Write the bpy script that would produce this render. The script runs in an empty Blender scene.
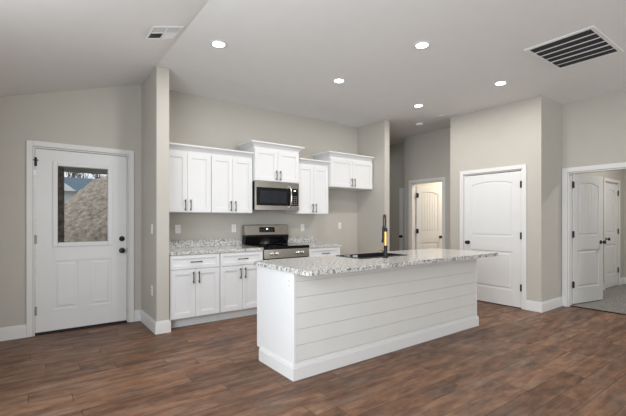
import bpy, bmesh, math, random
from mathutils import Vector, Matrix, noise
random.seed(7)
S = bpy.context.scene
COL = S.collection
PI = math.pi

# ------------------------------------------------------------------ camera
F_PX, YAW, HORIZON, EYE = 380.0, math.radians(53.5), 220.5, 1.27
cam_d = bpy.data.cameras.new('camera')
cam = bpy.data.objects.new('camera', cam_d)
COL.objects.link(cam)
cam_d.sensor_width = 36.0
cam_d.lens = F_PX / 626.0 * 36.0
cam_d.shift_y = -(HORIZON - 208.0) / 626.0 * -1.0
cam_d.clip_start = 0.02
cam.location = (0, 0, EYE)
cam.rotation_euler = (PI / 2, 0, YAW - PI / 2)
S.camera = cam

# ------------------------------------------------------------------ view + world
S.view_settings.view_transform = 'Standard'
S.view_settings.look = 'None'
S.view_settings.gamma = 1.0
S.view_settings.use_curve_mapping = False
S.view_settings.exposure = 0.0

W = bpy.data.worlds.new('overcast_sky')
S.world = W
W.use_nodes = True
bg = W.node_tree.nodes['Background']
bg.inputs[0].default_value = (0.93, 0.97, 1.0, 1)
bg.inputs[1].default_value = 1.15

CAN_W = 13.0         # watts of each recessed lamp
LEFT_FILL_W = 125.0      # fill lamp added at the unseen left window, beside the camera
REAR_FILL_W = 84.0        # fill lamp added behind the camera, before the rear wall
BATH_W = 55.0
BEDROOM_W = 40.0
HALL_W = 3.0

def area_light(name, loc, rot, sx, sy, power, color, parent=None, shape='RECTANGLE'):
    d = bpy.data.lights.new(name, 'AREA')
    d.shape = shape
    d.size = sx
    if shape in ('RECTANGLE', 'ELLIPSE'):
        d.size_y = sy
    d.energy = power
    d.color = color
    o = bpy.data.objects.new(name, d)
    COL.objects.link(o)
    o.location = loc
    o.rotation_euler = rot
    if parent:
        o.parent = parent
    return o

area_light('left_fill_light', (-0.70, 0.9, 1.45), (0, -PI / 2, 0), 1.9, 3.4, LEFT_FILL_W, (0.90, 0.96, 1.0))  # added area lamp, brightens the room from the unseen left side
area_light('rear_fill_light', (4.6, -3.4, 1.5), (PI / 2, 0, 0), 3.5, 2.2, REAR_FILL_W, (0.95, 0.98, 1.0))  # added fill lamp inside the room; the rear wall has no glazing

# ------------------------------------------------------------------ materials
MATS = {}
def new_mat(name):
    m = bpy.data.materials.new(name)
    m.use_nodes = True
    nt = m.node_tree
    b = nt.nodes['Principled BSDF']
    MATS[name] = m
    return m, nt, b
def N(nt, t, **kw):
    n = nt.nodes.new(t)
    for k, v in kw.items():
        setattr(n, k, v)
    return n
def mathn(nt, op, a, b=None):
    n = N(nt, 'ShaderNodeMath', operation=op)
    for i, v in enumerate((a, b)):
        if v is None: continue
        if isinstance(v, (int, float)): n.inputs[i].default_value = v
        else: nt.links.new(v, n.inputs[i])
    return n.outputs[0]
def ramp(nt, fac, stops, interp='LINEAR'):
    r = N(nt, 'ShaderNodeValToRGB')
    r.color_ramp.interpolation = interp
    els = r.color_ramp.elements
    while len(els) < len(stops): els.new(0.5)
    for e, (p, c) in zip(els, stops):
        e.position = p
        e.color = (c[0], c[1], c[2], 1) if not isinstance(c, (int, float)) else (c, c, c, 1)
    nt.links.new(fac, r.inputs[0])
    return r.outputs[0]
def plain(name, color, rough=0.5, metal=0.0, var=0.04, scale=6.0, bump=0.0, bscale=200.0, spec=0.5, coat=0.0):
    m, nt, b = new_mat(name)
    tc = N(nt, 'ShaderNodeTexCoord')
    nz = N(nt, 'ShaderNodeTexNoise')
    nz.inputs['Scale'].default_value = scale
    nz.inputs['Detail'].default_value = 3
    nt.links.new(tc.outputs['Object'], nz.inputs['Vector'])
    lo = tuple(c * (1 - var) for c in color)
    hi = tuple(min(1, c * (1 + var)) for c in color)
    nt.links.new(ramp(nt, nz.outputs['Fac'], [(0.3, lo), (0.7, hi)]), b.inputs['Base Color'])
    b.inputs['Roughness'].default_value = rough
    b.inputs['Metallic'].default_value = metal
    b.inputs['Specular IOR Level'].default_value = spec
    b.inputs['Coat Weight'].default_value = coat
    if bump:
        n2 = N(nt, 'ShaderNodeTexNoise')
        n2.inputs['Scale'].default_value = bscale
        nt.links.new(tc.outputs['Object'], n2.inputs['Vector'])
        bp = N(nt, 'ShaderNodeBump')
        bp.inputs['Strength'].default_value = bump
        bp.inputs['Distance'].default_value = 0.002
        nt.links.new(n2.outputs['Fac'], bp.inputs['Height'])
        nt.links.new(bp.outputs[0], b.inputs['Normal'])
    return m
WALL = plain('greige_wall_paint', (0.53, 0.51, 0.465), 0.75, var=0.012, bump=0.25, bscale=160, spec=0.3)
CEIL = plain('ceiling_paint', (0.80, 0.80, 0.795), 0.85, var=0.012, bump=0.35, bscale=120, spec=0.2)
TRIM = plain('white_trim_paint', (0.77, 0.77, 0.77), 0.38, var=0.01)
CABW = plain('white_cabinet_lacquer', (0.78, 0.79, 0.805), 0.33, var=0.01)
SHIP = plain('white_shiplap_paint', (0.74, 0.74, 0.72), 0.42, var=0.012)
DOORW = plain('white_door_paint', (0.77, 0.78, 0.785), 0.36, var=0.01, bump=0.1, bscale=90)
BLACK = plain('matte_black_metal', (0.012, 0.012, 0.013), 0.38, metal=0.4, var=0.1)
BRONZE = plain('dark_bronze_pull', (0.075, 0.062, 0.05), 0.28, metal=0.9, var=0.1)
STEEL = plain('brushed_stainless', (0.44, 0.415, 0.385), 0.20, metal=1.0, var=0.05, scale=3)
CHROME = plain('polished_steel', (0.75, 0.74, 0.72), 0.15, metal=1.0, var=0.02)
BLKGLASS = plain('black_ceramic_glass', (0.006, 0.006, 0.007), 0.08, var=0.05, spec=0.3)
DARKGLASS = plain('microwave_window_glass', (0.016, 0.018, 0.026), 0.06, var=0.15, scale=20, spec=0.35)
GOLD = plain('brushed_gold', (0.62, 0.42, 0.14), 0.3, metal=1.0, var=0.05)
SPRING = plain('dark_brass_spring', (0.20, 0.15, 0.09), 0.35, metal=0.9, var=0.1)
SINKM = plain('black_composite', (0.015, 0.015, 0.016), 0.35, var=0.2, scale=60)
PLASTIC = plain('white_plastic_plate', (0.82, 0.82, 0.81), 0.3, var=0.01)
SLOT = plain('outlet_slot_dark', (0.05, 0.05, 0.05), 0.6, var=0.05)
DUCT = plain('dark_duct_interior', (0.035, 0.035, 0.036), 0.8, var=0.2)
GREYMETAL = plain('grey_register_metal', (0.34, 0.34, 0.34), 0.5, metal=0.3, var=0.05)
OFFWHITE = plain('matte_off_white', (0.78, 0.76, 0.72), 0.6, var=0.02)
RUBBER = plain('black_rubber_and_gap_shade', (0.012, 0.012, 0.012), 0.6, var=0.2)  # also the dark tone used for shade under the pantry door
TOEK = plain('white_toe_kick', (0.70, 0.71, 0.72), 0.5, var=0.02)
SIDING = plain('blue_grey_roof_shingle', (0.10, 0.155, 0.21), 0.8, var=0.3, scale=9)
HWHITE = plain('white_house_siding', (0.75, 0.78, 0.80), 0.7, var=0.04)
BARK = plain('grey_bare_bark', (0.16, 0.13, 0.11), 0.9, var=0.3, scale=20)
POSTM = plain('weathered_porch_post', (0.17, 0.14, 0.12), 0.9, var=0.5, scale=14)
SOFFIT = plain('grey_porch_soffit', (0.34, 0.34, 0.33), 0.8, var=0.05)
GROUND = plain('bare_yard_ground', (0.22, 0.18, 0.15), 0.95, var=0.25, scale=3)

def emis(name, color, strength):
    m, nt, b = new_mat(name)
    b.inputs['Base Color'].default_value = (0.9, 0.9, 0.9, 1)
    b.inputs['Emission Color'].default_value = (*color, 1)
    b.inputs['Emission Strength'].default_value = strength
    return m
LENS = emis('lit_lamp_lens', (1.0, 0.97, 0.92), 14.0)
DIMLENS = plain('frosted_lens_unlit', (0.85, 0.85, 0.84), 0.35, var=0.01)
DISPLAY = emis('lit_display_digits', (0.75, 0.9, 1.0), 1.6)

def glass_mat():
    m, nt, b = new_mat('clear_door_glass')
    nt.nodes.remove(b)
    out = nt.nodes['Material Output']
    tr = N(nt, 'ShaderNodeBsdfTransparent'); tr.inputs[0].default_value = (0.93, 0.95, 0.95, 1)
    gl = N(nt, 'ShaderNodeBsdfGlossy'); gl.inputs['Roughness'].default_value = 0.02
    fr = N(nt, 'ShaderNodeFresnel'); fr.inputs[0].default_value = 1.45
    mx = N(nt, 'ShaderNodeMixShader')
    nt.links.new(fr.outputs[0], mx.inputs[0]); nt.links.new(tr.outputs[0], mx.inputs[1]); nt.links.new(gl.outputs[0], mx.inputs[2])
    nt.links.new(mx.outputs[0], out.inputs[0])
    return m
GLASS = glass_mat()

def granite():
    m, nt, b = new_mat('speckled_white_granite')
    tc = N(nt, 'ShaderNodeTexCoord')
    def nz(scale, detail=4, rough=0.6):
        n = N(nt, 'ShaderNodeTexNoise')
        n.inputs['Scale'].default_value = scale; n.inputs['Detail'].default_value = detail; n.inputs['Roughness'].default_value = rough
        nt.links.new(tc.outputs['Object'], n.inputs['Vector'])
        return n.outputs['Fac']
    base = ramp(nt, nz(38, 5), [(0.36, (0.22, 0.225, 0.24)), (0.46, (0.50, 0.495, 0.48)), (0.54, (0.70, 0.695, 0.675)), (0.70, (0.80, 0.79, 0.77))])
    specks = ramp(nt, nz(85, 3, 0.5), [(0.36, 1.0), (0.40, 0.0)])
    big = ramp(nt, nz(30, 5, 0.7), [(0.35, 1.0), (0.385, 0.0)])
    both = mathn(nt, 'MAXIMUM', specks, big)
    mx = N(nt, 'ShaderNodeMix', data_type='RGBA')
    nt.links.new(both, mx.inputs['Factor']); nt.links.new(base, mx.inputs['A'])
    mx.inputs['B'].default_value = (0.045, 0.043, 0.05, 1)
    nt.links.new(mx.outputs['Result'], b.inputs['Base Color'])
    b.inputs['Roughness'].default_value = 0.14
    return m
GRANITE = granite()

def wood_floor():
    m, nt, b = new_mat('weathered_brown_plank_floor')
    tc = N(nt, 'ShaderNodeTexCoord')
    sp = N(nt, 'ShaderNodeSeparateXYZ'); nt.links.new(tc.outputs['Object'], sp.inputs[0])
    PW, PL = 0.165, 1.22
    x, y = sp.outputs[0], sp.outputs[1]
    yr = mathn(nt, 'DIVIDE', y, PW); row = mathn(nt, 'FLOOR', yr); fy = mathn(nt, 'FRACT', yr)
    wn = N(nt, 'ShaderNodeTexWhiteNoise', noise_dimensions='1D'); nt.links.new(row, wn.inputs['W'])
    xr = mathn(nt, 'ADD', mathn(nt, 'DIVIDE', x, PL), mathn(nt, 'MULTIPLY', wn.outputs['Value'], 7.0))
    colm = mathn(nt, 'FLOOR', xr); fx = mathn(nt, 'FRACT', xr)
    cb = N(nt, 'ShaderNodeCombineXYZ'); nt.links.new(row, cb.inputs[0]); nt.links.new(colm, cb.inputs[1])
    w2 = N(nt, 'ShaderNodeTexWhiteNoise', noise_dimensions='3D'); nt.links.new(cb.outputs[0], w2.inputs['Vector'])
    rnd = w2.outputs['Value']
    # grain coordinates, shifted per plank
    gx = mathn(nt, 'ADD', mathn(nt, 'MULTIPLY', x, 1.0), mathn(nt, 'MULTIPLY', rnd, 37.0))
    g = N(nt, 'ShaderNodeCombineXYZ'); nt.links.new(gx, g.inputs[0]); nt.links.new(mathn(nt, 'MULTIPLY', y, 4.5), g.inputs[1])
    n1 = N(nt, 'ShaderNodeTexNoise'); n1.inputs['Scale'].default_value = 2.6; n1.inputs['Detail'].default_value = 8; n1.inputs['Roughness'].default_value = 0.62; n1.inputs['Distortion'].default_value = 0.5
    nt.links.new(g.outputs[0], n1.inputs['Vector'])
    g2 = N(nt, 'ShaderNodeCombineXYZ'); nt.links.new(gx, g2.inputs[0]); nt.links.new(mathn(nt, 'MULTIPLY', y, 30.0), g2.inputs[1])
    n2 = N(nt, 'ShaderNodeTexNoise'); n2.inputs['Scale'].default_value = 4.0; n2.inputs['Detail'].default_value = 4
    nt.links.new(g2.outputs[0], n2.inputs['Vector'])
    n3 = N(nt, 'ShaderNodeTexNoise'); n3.inputs['Scale'].default_value = 1.9; n3.inputs['Detail'].default_value = 5; n3.inputs['Roughness'].default_value = 0.65
    g3 = N(nt, 'ShaderNodeCombineXYZ'); nt.links.new(gx, g3.inputs[0]); nt.links.new(mathn(nt, 'MULTIPLY', y, 2.4), g3.inputs[1])
    nt.links.new(g3.outputs[0], n3.inputs['Vector'])
    n4 = N(nt, 'ShaderNodeTexNoise'); n4.inputs['Scale'].default_value = 7.0; n4.inputs['Detail'].default_value = 6; n4.inputs['Roughness'].default_value = 0.7
    g4 = N(nt, 'ShaderNodeCombineXYZ'); nt.links.new(gx, g4.inputs[0]); nt.links.new(mathn(nt, 'MULTIPLY', y, 1.8), g4.inputs[1])
    nt.links.new(g4.outputs[0], n4.inputs['Vector'])
    t = mathn(nt, 'ADD', mathn(nt, 'ADD', mathn(nt, 'MULTIPLY', n1.outputs['Fac'], 0.44), mathn(nt, 'MULTIPLY', n2.outputs['Fac'], 0.18)), mathn(nt, 'ADD', mathn(nt, 'MULTIPLY', n4.outputs['Fac'], 0.34), mathn(nt, 'MULTIPLY', mathn(nt, 'SUBTRACT', rnd, 0.5), 0.10)))
    warm = ramp(nt, t, [(0.32, (0.050, 0.023, 0.012)), (0.42, (0.118, 0.054, 0.028)), (0.50, (0.185, 0.089, 0.047)), (0.61, (0.290, 0.160, 0.092))])
    cool = ramp(nt, t, [(0.32, (0.050, 0.030, 0.021)), (0.42, (0.104, 0.064, 0.046)), (0.50, (0.155, 0.102, 0.074)), (0.62, (0.240, 0.172, 0.128))])
    mx = N(nt, 'ShaderNodeMix', data_type='RGBA')
    nt.links.new(ramp(nt, n3.outputs['Fac'], [(0.44, 0.0), (0.66, 0.8)]), mx.inputs['Factor'])
    nt.links.new(warm, mx.inputs['A']); nt.links.new(cool, mx.inputs['B'])
    ey = mathn(nt, 'MINIMUM', fy, mathn(nt, 'SUBTRACT', 1.0, fy))
    ex = mathn(nt, 'MINIMUM', fx, mathn(nt, 'SUBTRACT', 1.0, fx))
    gap = mathn(nt, 'MINIMUM', mathn(nt, 'MULTIPLY', ey, PW), mathn(nt, 'MULTIPLY', ex, PL))
    gf = ramp(nt, mathn(nt, 'MULTIPLY', gap, 100.0), [(0.10, 0.22), (0.36, 1.0)])
    m2 = N(nt, 'ShaderNodeMix', data_type='RGBA', blend_type='MULTIPLY')
    m2.inputs['Factor'].default_value = 1.0
    nt.links.new(mx.outputs['Result'], m2.inputs['A']); nt.links.new(gf, m2.inputs['B'])
    nt.links.new(m2.outputs['Result'], b.inputs['Base Color'])
    nt.links.new(ramp(nt, n1.outputs['Fac'], [(0.3, 0.50), (0.7, 0.36)]), b.inputs['Roughness'])
    b.inputs['Specular IOR Level'].default_value = 0.32
    bp = N(nt, 'ShaderNodeBump'); bp.inputs['Strength'].default_value = 0.25; bp.inputs['Distance'].default_value = 0.002
    nt.links.new(mathn(nt, 'ADD', n2.outputs['Fac'], gf), bp.inputs['Height']); nt.links.new(bp.outputs[0], b.inputs['Normal'])
    return m
FLOORM = wood_floor()

def speck(name, c0, c1, scale, rough=0.95, bump=0.8, dist=0.01):
    m, nt, b = new_mat(name)
    tc = N(nt, 'ShaderNodeTexCoord')
    n = N(nt, 'ShaderNodeTexNoise'); n.inputs['Scale'].default_value = scale; n.inputs['Detail'].default_value = 6; n.inputs['Roughness'].default_value = 0.7
    nt.links.new(tc.outputs['Object'], n.inputs['Vector'])
    nt.links.new(ramp(nt, n.outputs['Fac'], [(0.35, c0), (0.65, c1)]), b.inputs['Base Color'])
    b.inputs['Roughness'].default_value = rough
    bp = N(nt, 'ShaderNodeBump'); bp.inputs['Strength'].default_value = bump; bp.inputs['Distance'].default_value = dist
    nt.links.new(n.outputs['Fac'], bp.inputs['Height']); nt.links.new(bp.outputs[0], b.inputs['Normal'])
    return m
CARPET = speck('grey_carpet_pile', (0.13, 0.125, 0.115), (0.36, 0.35, 0.33), 55)
DIRT = speck('loose_dirt', (0.20, 0.16, 0.13), (0.62, 0.52, 0.44), 9, dist=0.05)

# ------------------------------------------------------------------ mesh helpers
def box(bm, x0, x1, y0, y1, z0, z1, bev=0.0, seg=1):
    x0, x1 = sorted((x0, x1)); y0, y1 = sorted((y0, y1)); z0, z1 = sorted((z0, z1))
    vs = [bm.verts.new(p) for p in ((x0,y0,z0),(x1,y0,z0),(x1,y1,z0),(x0,y1,z0),(x0,y0,z1),(x1,y0,z1),(x1,y1,z1),(x0,y1,z1))]
    fs = [bm.faces.new([vs[i] for i in f]) for f in ((3,2,1,0),(4,5,6,7),(0,1,5,4),(1,2,6,5),(2,3,7,6),(3,0,4,7))]
    if bev:
        es = list({e for f in fs for e in f.edges})
        bmesh.ops.bevel(bm, geom=es, offset=bev, segments=seg, affect='EDGES', profile=0.5)
def prism(bm, pts, axis, a, b, bev=0.0):
    """pts in the plane normal to axis; 'y': (x,z), 'x': (y,z), 'z': (x,y)"""
    def P(p, t):
        return {'y': (p[0], t, p[1]), 'x': (t, p[0], p[1]), 'z': (p[0], p[1], t)}[axis]
    A = [bm.verts.new(P(p, a)) for p in pts]
    B = [bm.verts.new(P(p, b)) for p in pts]
    fs = [bm.faces.new(A), bm.faces.new(B[::-1])]
    n = len(pts)
    for i in range(n):
        j = (i + 1) % n
        fs.append(bm.faces.new((A[j], A[i], B[i], B[j])))
    if bev:
        es = [e for e in set(fs[0].edges) | set(fs[1].edges)]
        bmesh.ops.bevel(bm, geom=es, offset=bev, segments=2, affect='EDGES', profile=0.5)
def lathe(bm, prof, center, axis='z', n=24):
    """prof: (radius, t) pairs along axis"""
    c = Vector(center)
    def P(r, t, a):
        u, v = r * math.cos(a), r * math.sin(a)
        return c + {'z': Vector((u, v, t)), 'y': Vector((u, t, v)), 'x': Vector((t, u, v))}[axis]
    rings = [[bm.verts.new(P(max(r, 1e-4), t, 2 * PI * k / n)) for k in range(n)] for r, t in prof]
    for A, B in zip(rings, rings[1:]):
        for k in range(n):
            j = (k + 1) % n
            bm.faces.new((A[k], A[j], B[j], B[k]))
    bm.faces.new(rings[0][::-1]); bm.faces.new(rings[-1])
def tube(bm, pts, r, n=10, rs=None):
    pts = [Vector(p) for p in pts]
    rings = []
    up = Vector((0.123, 0.31, 0.94)).normalized()
    for i, p in enumerate(pts):
        d = (pts[min(i + 1, len(pts) - 1)] - pts[max(i - 1, 0)]).normalized()
        s = d.cross(up)
        if s.length < 0.05: s = d.cross(Vector((1, 0, 0)))
        s.normalize(); t = d.cross(s).normalized()
        rr = rs[i] if rs else r
        rings.append([bm.verts.new(p + s * (rr * math.cos(2*PI*k/n)) + t * (rr * math.sin(2*PI*k/n))) for k in range(n)])
    for A, B in zip(rings, rings[1:]):
        for k in range(n):
            j = (k + 1) % n
            bm.faces.new((A[k], A[j], B[j], B[k]))
    bm.faces.new(rings[0][::-1]); bm.faces.new(rings[-1])
WM = {}
def obj(name, bm, mat, parent=None, local=False, smooth=False, bev=0.0):
    """one mesh object; geometry is given in world coordinates unless local"""
    if parent is not None and not local:
        bmesh.ops.transform(bm, matrix=WM[parent].inverted(), verts=bm.verts)
    bmesh.ops.recalc_face_normals(bm, faces=bm.faces)
    me = bpy.data.meshes.new(name)
    bm.to_mesh(me); bm.free()
    o = bpy.data.objects.new(name, me)
    COL.objects.link(o)
    me.materials.append(mat)
    if smooth:
        for p in me.polygons: p.use_smooth = True
        me.set_sharp_from_angle(angle=math.radians(38))
    if bev:
        md = o.modifiers.new('bevel', 'BEVEL'); md.width = bev; md.segments = 2; md.limit_method = 'ANGLE'; md.angle_limit = math.radians(40)
    if parent is not None:
        o.parent = parent
        WM[o] = WM[parent]
    else:
        WM[o] = Matrix.Identity(4)
    return o
def NB(): return bmesh.new()
def thing(name, label, cat, loc, rz=0.0, group=None, kind=None):
    o = bpy.data.objects.new(name, None)
    o.empty_display_size = 0.1
    COL.objects.link(o)
    o.location = loc; o.rotation_euler = (0, 0, rz)
    WM[o] = Matrix.Translation(Vector(loc)) @ Matrix.Rotation(rz, 4, 'Z')
    tag(o, label, cat, group, kind)
    return o
def tag(o, label=None, cat=None, group=None, kind=None):
    if label: o['label'] = label
    if cat: o['category'] = cat
    if group: o['group'] = group
    if kind: o['kind'] = kind
    return o
def struct(name, bm, mat, label, cat, bev=0.0):
    return tag(obj(name, bm, mat, bev=bev), label, cat, kind='structure')
def dup_tree(o, dx, label):
    c = o.copy(); COL.objects.link(c)
    c.location = o.location + Vector(dx)
    c['label'] = label
    for ch in list(o.children):
        k = ch.copy(); COL.objects.link(k); k.parent = c
        for g in list(ch.children):
            q = g.copy(); COL.objects.link(q); q.parent = k
    return c

# ------------------------------------------------------------------ room plan (metres)
CZ = 3.0                 # flat ceiling height
WY = 5.18                # kitchen / entry wall plane
KX = 1.12                # crease where the ceiling starts to slope, left face of the stub wall
LX = -0.80               # left outer wall
PX0, PY0, PY1 = 5.66, 2.345, 3.765   # pantry closet face and corners
BXR = 6.35               # bedroom doorway wall
HXW = 6.27               # wall with the bathroom door
HX2 = 6.62               # hall wall further back
def slope(x): return CZ - 0.305 * max(0.0, KX - x)

# floors
bm = NB(); box(bm, -0.95, 6.43, -4.0, 9.0, -0.12, 0.0)
struct('floor', bm, FLOORM, 'weathered brown wood plank floor of the open kitchen', 'floor')
bm = NB(); box(bm, 6.434, 9.7, -1.5, 2.6, -0.12, 0.010)
struct('floor_bedroom', bm, CARPET, 'speckled grey carpet beyond the right doorway', 'carpet')
bm = NB(); box(bm, 6.434, 9.7, 2.602, 9.0, -0.12, 0.0)
struct('floor_bathroom', bm, FLOORM, 'wood floor inside the lit bathroom', 'floor')
bm = NB(); box(bm, 6.405, 6.44, 1.475, 2.27, 0.0, 0.013, 0.003)
struct('trim_threshold', bm, BRONZE, 'thin dark strip between plank floor and carpet', 'threshold')

# ceiling
bm = NB(); box(bm, KX, 9.7, -4.0, 9.0, CZ, CZ + 0.12)
struct('ceiling', bm, CEIL, 'flat white textured ceiling above the kitchen', 'ceiling')
bm = NB(); prism(bm, [(LX - 0.15, slope(LX - 0.15)), (KX - 0.001, CZ), (KX - 0.001, CZ + 0.12), (LX - 0.15, slope(LX - 0.15) + 0.12)], 'y', -4.0, 5.45)
struct('ceiling_slope', bm, CEIL, 'sloped part of the ceiling above the entry door', 'ceiling')

# entry/kitchen wall with door opening
DX0, DX1, DZ = 0.012, 0.972, 2.085
bm = NB()
prism(bm, [(LX, 0), (DX0, 0), (DX0, slope(DX0)), (LX, slope(LX))], 'y', WY, WY + 0.14)
prism(bm, [(DX0, DZ), (DX1, DZ), (DX1, slope(DX1)), (DX0, slope(DX0))], 'y', WY, WY + 0.14)
prism(bm, [(DX1, 0), (4.98, 0), (4.98, CZ), (KX, CZ), (DX1, slope(DX1))], 'y', WY, WY + 0.14)
struct('wall_back', bm, WALL, 'long greige wall holding the entry door and the kitchen cabinets', 'wall')
# left wall with the opening for the added, unseen window beside the camera
bm = NB()
zl = slope(LX)
box(bm, LX - 0.14, LX, -4.0, -0.95, 0, zl); box(bm, LX - 0.14, LX, 2.75, WY + 0.14, 0, zl)
box(bm, LX - 0.14, LX, -0.95, 2.75, 0, 0.42)
struct('wall_left', bm, WALL, 'greige outer wall to the left of the entry door', 'wall')
# stub walls
bm = NB(); box(bm, KX, 1.260, 4.455, WY, 0, CZ, 0.004)
struct('wall_stub_left', bm, WALL, 'narrow wall end between the entry door and the kitchen cabinets', 'wall')
bm = NB(); box(bm, 4.86, 4.98, 4.50, WY, 0, CZ, 0.004)
struct('wall_stub_right', bm, WALL, 'wall end to the right of the refrigerator space', 'wall')
# pantry closet
oy0, oy1, oz = 2.60, 3.52, 2.010
bm = NB()
box(bm, PX0, PX0 + 0.11, PY0, oy0, 0, CZ); box(bm, PX0, PX0 + 0.11, oy1, PY1, 0, CZ); box(bm, PX0, PX0 + 0.11, oy0, oy1, oz, CZ)
struct('wall_pantry_front', bm, WALL, 'light greige wall around the closed pantry door', 'wall')
bm = NB(); box(bm, PX0 + 0.11, BXR + 0.12, PY0, PY0 + 0.11, 0, CZ)
struct('wall_pantry_right', bm, WALL, 'narrow shaded wall between pantry corner and right doorway', 'wall')
bm = NB(); box(bm, PX0 + 0.11, HXW + 0.12, PY1 - 0.11, PY1, 0, CZ)
struct('wall_pantry_left', bm, WALL, 'pantry side wall facing the hall', 'wall')
bm = NB(); box(bm, BXR, BXR + 0.12, PY0 + 0.11, PY1 - 0.11, 0, CZ)
struct('wall_pantry_back', bm, WALL, 'back wall inside the pantry', 'wall')
# bedroom doorway wall
by0, by1 = 1.475, 2.27
bm = NB()
box(bm, BXR, BXR + 0.12, by1, PY0, 0, CZ); box(bm, BXR, BXR + 0.12, -4.0, by0, 0, CZ); box(bm, BXR, BXR + 0.12, by0, by1, 1.975, CZ)
struct('wall_right', bm, WALL, 'greige wall around the open doorway at the right', 'wall')
# bathroom / hall
hy0, hy1 = 4.335, 5.075
bm = NB()
box(bm, HXW, HXW + 0.11, PY1, hy0, 0, CZ); box(bm, HXW, HXW + 0.11, hy1, 5.25, 0, CZ); box(bm, HXW, HXW + 0.11, hy0, hy1, 2.03, CZ)
struct('wall_hall_front', bm, WALL, 'grey hall wall around the open bathroom door', 'wall')
bm = NB(); box(bm, HXW + 0.11, 9.3, 5.14, 5.25, 0, CZ)
struct('wall_bathroom_left', bm, WALL, 'wall between bathroom and hall', 'wall')
bm = NB(); box(bm, 9.3, 9.42, PY1, 5.25, 0, CZ)
struct('wall_bathroom_back', bm, WALL, 'far wall inside the bathroom', 'wall')
bm = NB(); box(bm, HXW + 0.12, 9.42, PY1 - 0.11, PY1, 0, CZ)
struct('wall_bathroom_right', bm, WALL, 'side wall inside the bathroom', 'wall')
bm = NB(); box(bm, HX2, HX2 + 0.1, 5.252, 7.2, 0, CZ)
struct('wall_hall_far', bm, WALL, 'shaded wall deep in the hall', 'wall')
bm = NB(); box(bm, 4.86, 4.98, WY + 0.142, 7.2, 0, CZ)
struct('wall_hall_left', bm, WALL, 'hall wall behind the kitchen', 'wall')
bm = NB(); box(bm, 4.86, HX2 + 0.1, 7.202, 7.32, 0, CZ)
struct('wall_hall_end', bm, WALL, 'end wall of the hall', 'wall')
# bedroom
BEDY = 2.41
cx0, cx1 = 8.39, 9.17
bm = NB()
box(bm, BXR + 0.12, cx0, BEDY, BEDY + 0.1, 0, CZ); box(bm, cx1, 9.5, BEDY, BEDY + 0.1, 0, CZ); box(bm, cx0, cx1, BEDY, BEDY + 0.1, 1.985, CZ)
struct('wall_bedroom_left', bm, WALL, 'carpeted room wall holding the closet door', 'wall')
bm = NB(); box(bm, 9.5, 9.62, -1.5, BEDY + 0.1, 0, CZ)
struct('wall_bedroom_far', bm, WALL, 'far wall of the carpeted room', 'wall')
bm = NB(); box(bm, BXR + 0.12, 9.62, -1.62, -1.5, 0, CZ)
struct('wall_bedroom_right', bm, WALL, 'right wall of the carpeted room', 'wall')

bm = NB(); box(bm, LX - 0.14, BXR + 0.12, -4.12, -4.002, 0, CZ - 0.9)
prism(bm, [(LX - 0.14, CZ - 0.9), (BXR + 0.12, CZ - 0.9), (BXR + 0.12, CZ), (KX, CZ), (LX - 0.14, slope(LX - 0.14))], 'y', -4.12, -4.002)
struct('wall_rear', bm, WALL, 'greige wall behind the camera', 'wall')

# unseen window added beside the camera for side light (frame, mullions, glass)
wn = thing('window_1', 'wide white framed window added unseen in the left wall', 'window', (LX - 0.07, 0.9, 0.42), kind='structure')
bm = NB()
for z in (0.42, zl - 0.06): box(bm, LX - 0.12, LX - 0.02, -0.95, 2.75, z, z + 0.06)
for y in (-0.95, 0.28, 1.51, 2.69): box(bm, LX - 0.12, LX - 0.02, y, y + 0.06, 0.48, zl - 0.06)
obj('window_frame', bm, TRIM, wn)

# baseboards
def board_run(name, label, segs, h=0.14, t=0.015):
    """segs: (x0,y0,x1,y1, nx,ny) along a wall face with outward normal"""
    bm = NB()
    for x0, y0, x1, y1, nx, ny in segs:
        for (za, zb, tt) in ((0, h - 0.028, t), (h - 0.028, h - 0.010, t * 0.72), (h - 0.010, h, t * 0.4)):
            box(bm, min(x0, x1) + min(0, nx) * tt, max(x0, x1) + max(0, nx) * tt, min(y0, y1) + min(0, ny) * tt, max(y0, y1) + max(0, ny) * tt, za, zb)
    return struct(name, bm, TRIM, label, 'baseboard')
board_run('baseboard_entry_left', 'white baseboard on the wall left of the entry door', [(LX, WY, -0.037, WY, 0, -1)])
board_run('baseboard_entry_right', 'short white baseboard between the entry door and the stub wall', [(1.034, WY, KX - 0.015, WY, 0, -1)])
board_run('baseboard_stub', 'white baseboard wrapping the foot of the left stub wall', [(KX, 4.44, KX, WY, -1, 0), (KX, 4.455, 1.260, 4.455, 0, -1), (1.260, 4.44, 1.260, 4.500, 1, 0)])
board_run('baseboard_stub_right', 'white baseboard at the foot of the right stub wall', [(4.86, 4.485, 4.86, WY, -1, 0), (4.86, 4.50, 4.98, 4.50, 0, -1), (4.98, 4.485, 4.98, WY, 1, 0)])
board_run('baseboard_refrigerator_space', 'white baseboard in the empty refrigerator space', [(3.95, WY, 4.845, WY, 0, -1)])
board_run('baseboard_pantry', 'white baseboard wrapping the pantry corner', [(PX0, PY0 - 0.015, PX0, 2.537, -1, 0), (PX0, PY0, BXR - 0.02, PY0, 0, -1)])
board_run('baseboard_pantry_left', 'white baseboard left of the pantry door', [(PX0, 3.585, PX0, PY1, -1, 0)])
board_run('baseboard_hall', 'white baseboard along the bathroom door wall', [(HXW, PY1, HXW, 4.27, -1, 0), (HXW, 5.14, HXW, 5.25, -1, 0)])
board_run('baseboard_bedroom', 'white baseboard in the carpeted room', [(9.5, -1.5, 9.5, BEDY, -1, 0), (9.235, BEDY, 9.485, BEDY, 0, -1), (BXR + 0.12, BEDY, 8.325, BEDY, 0, -1)])
board_run('baseboard_right', 'white baseboard right of the bedroom doorway', [(BXR, -4.0, BXR, 1.41, -1, 0)])

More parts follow.
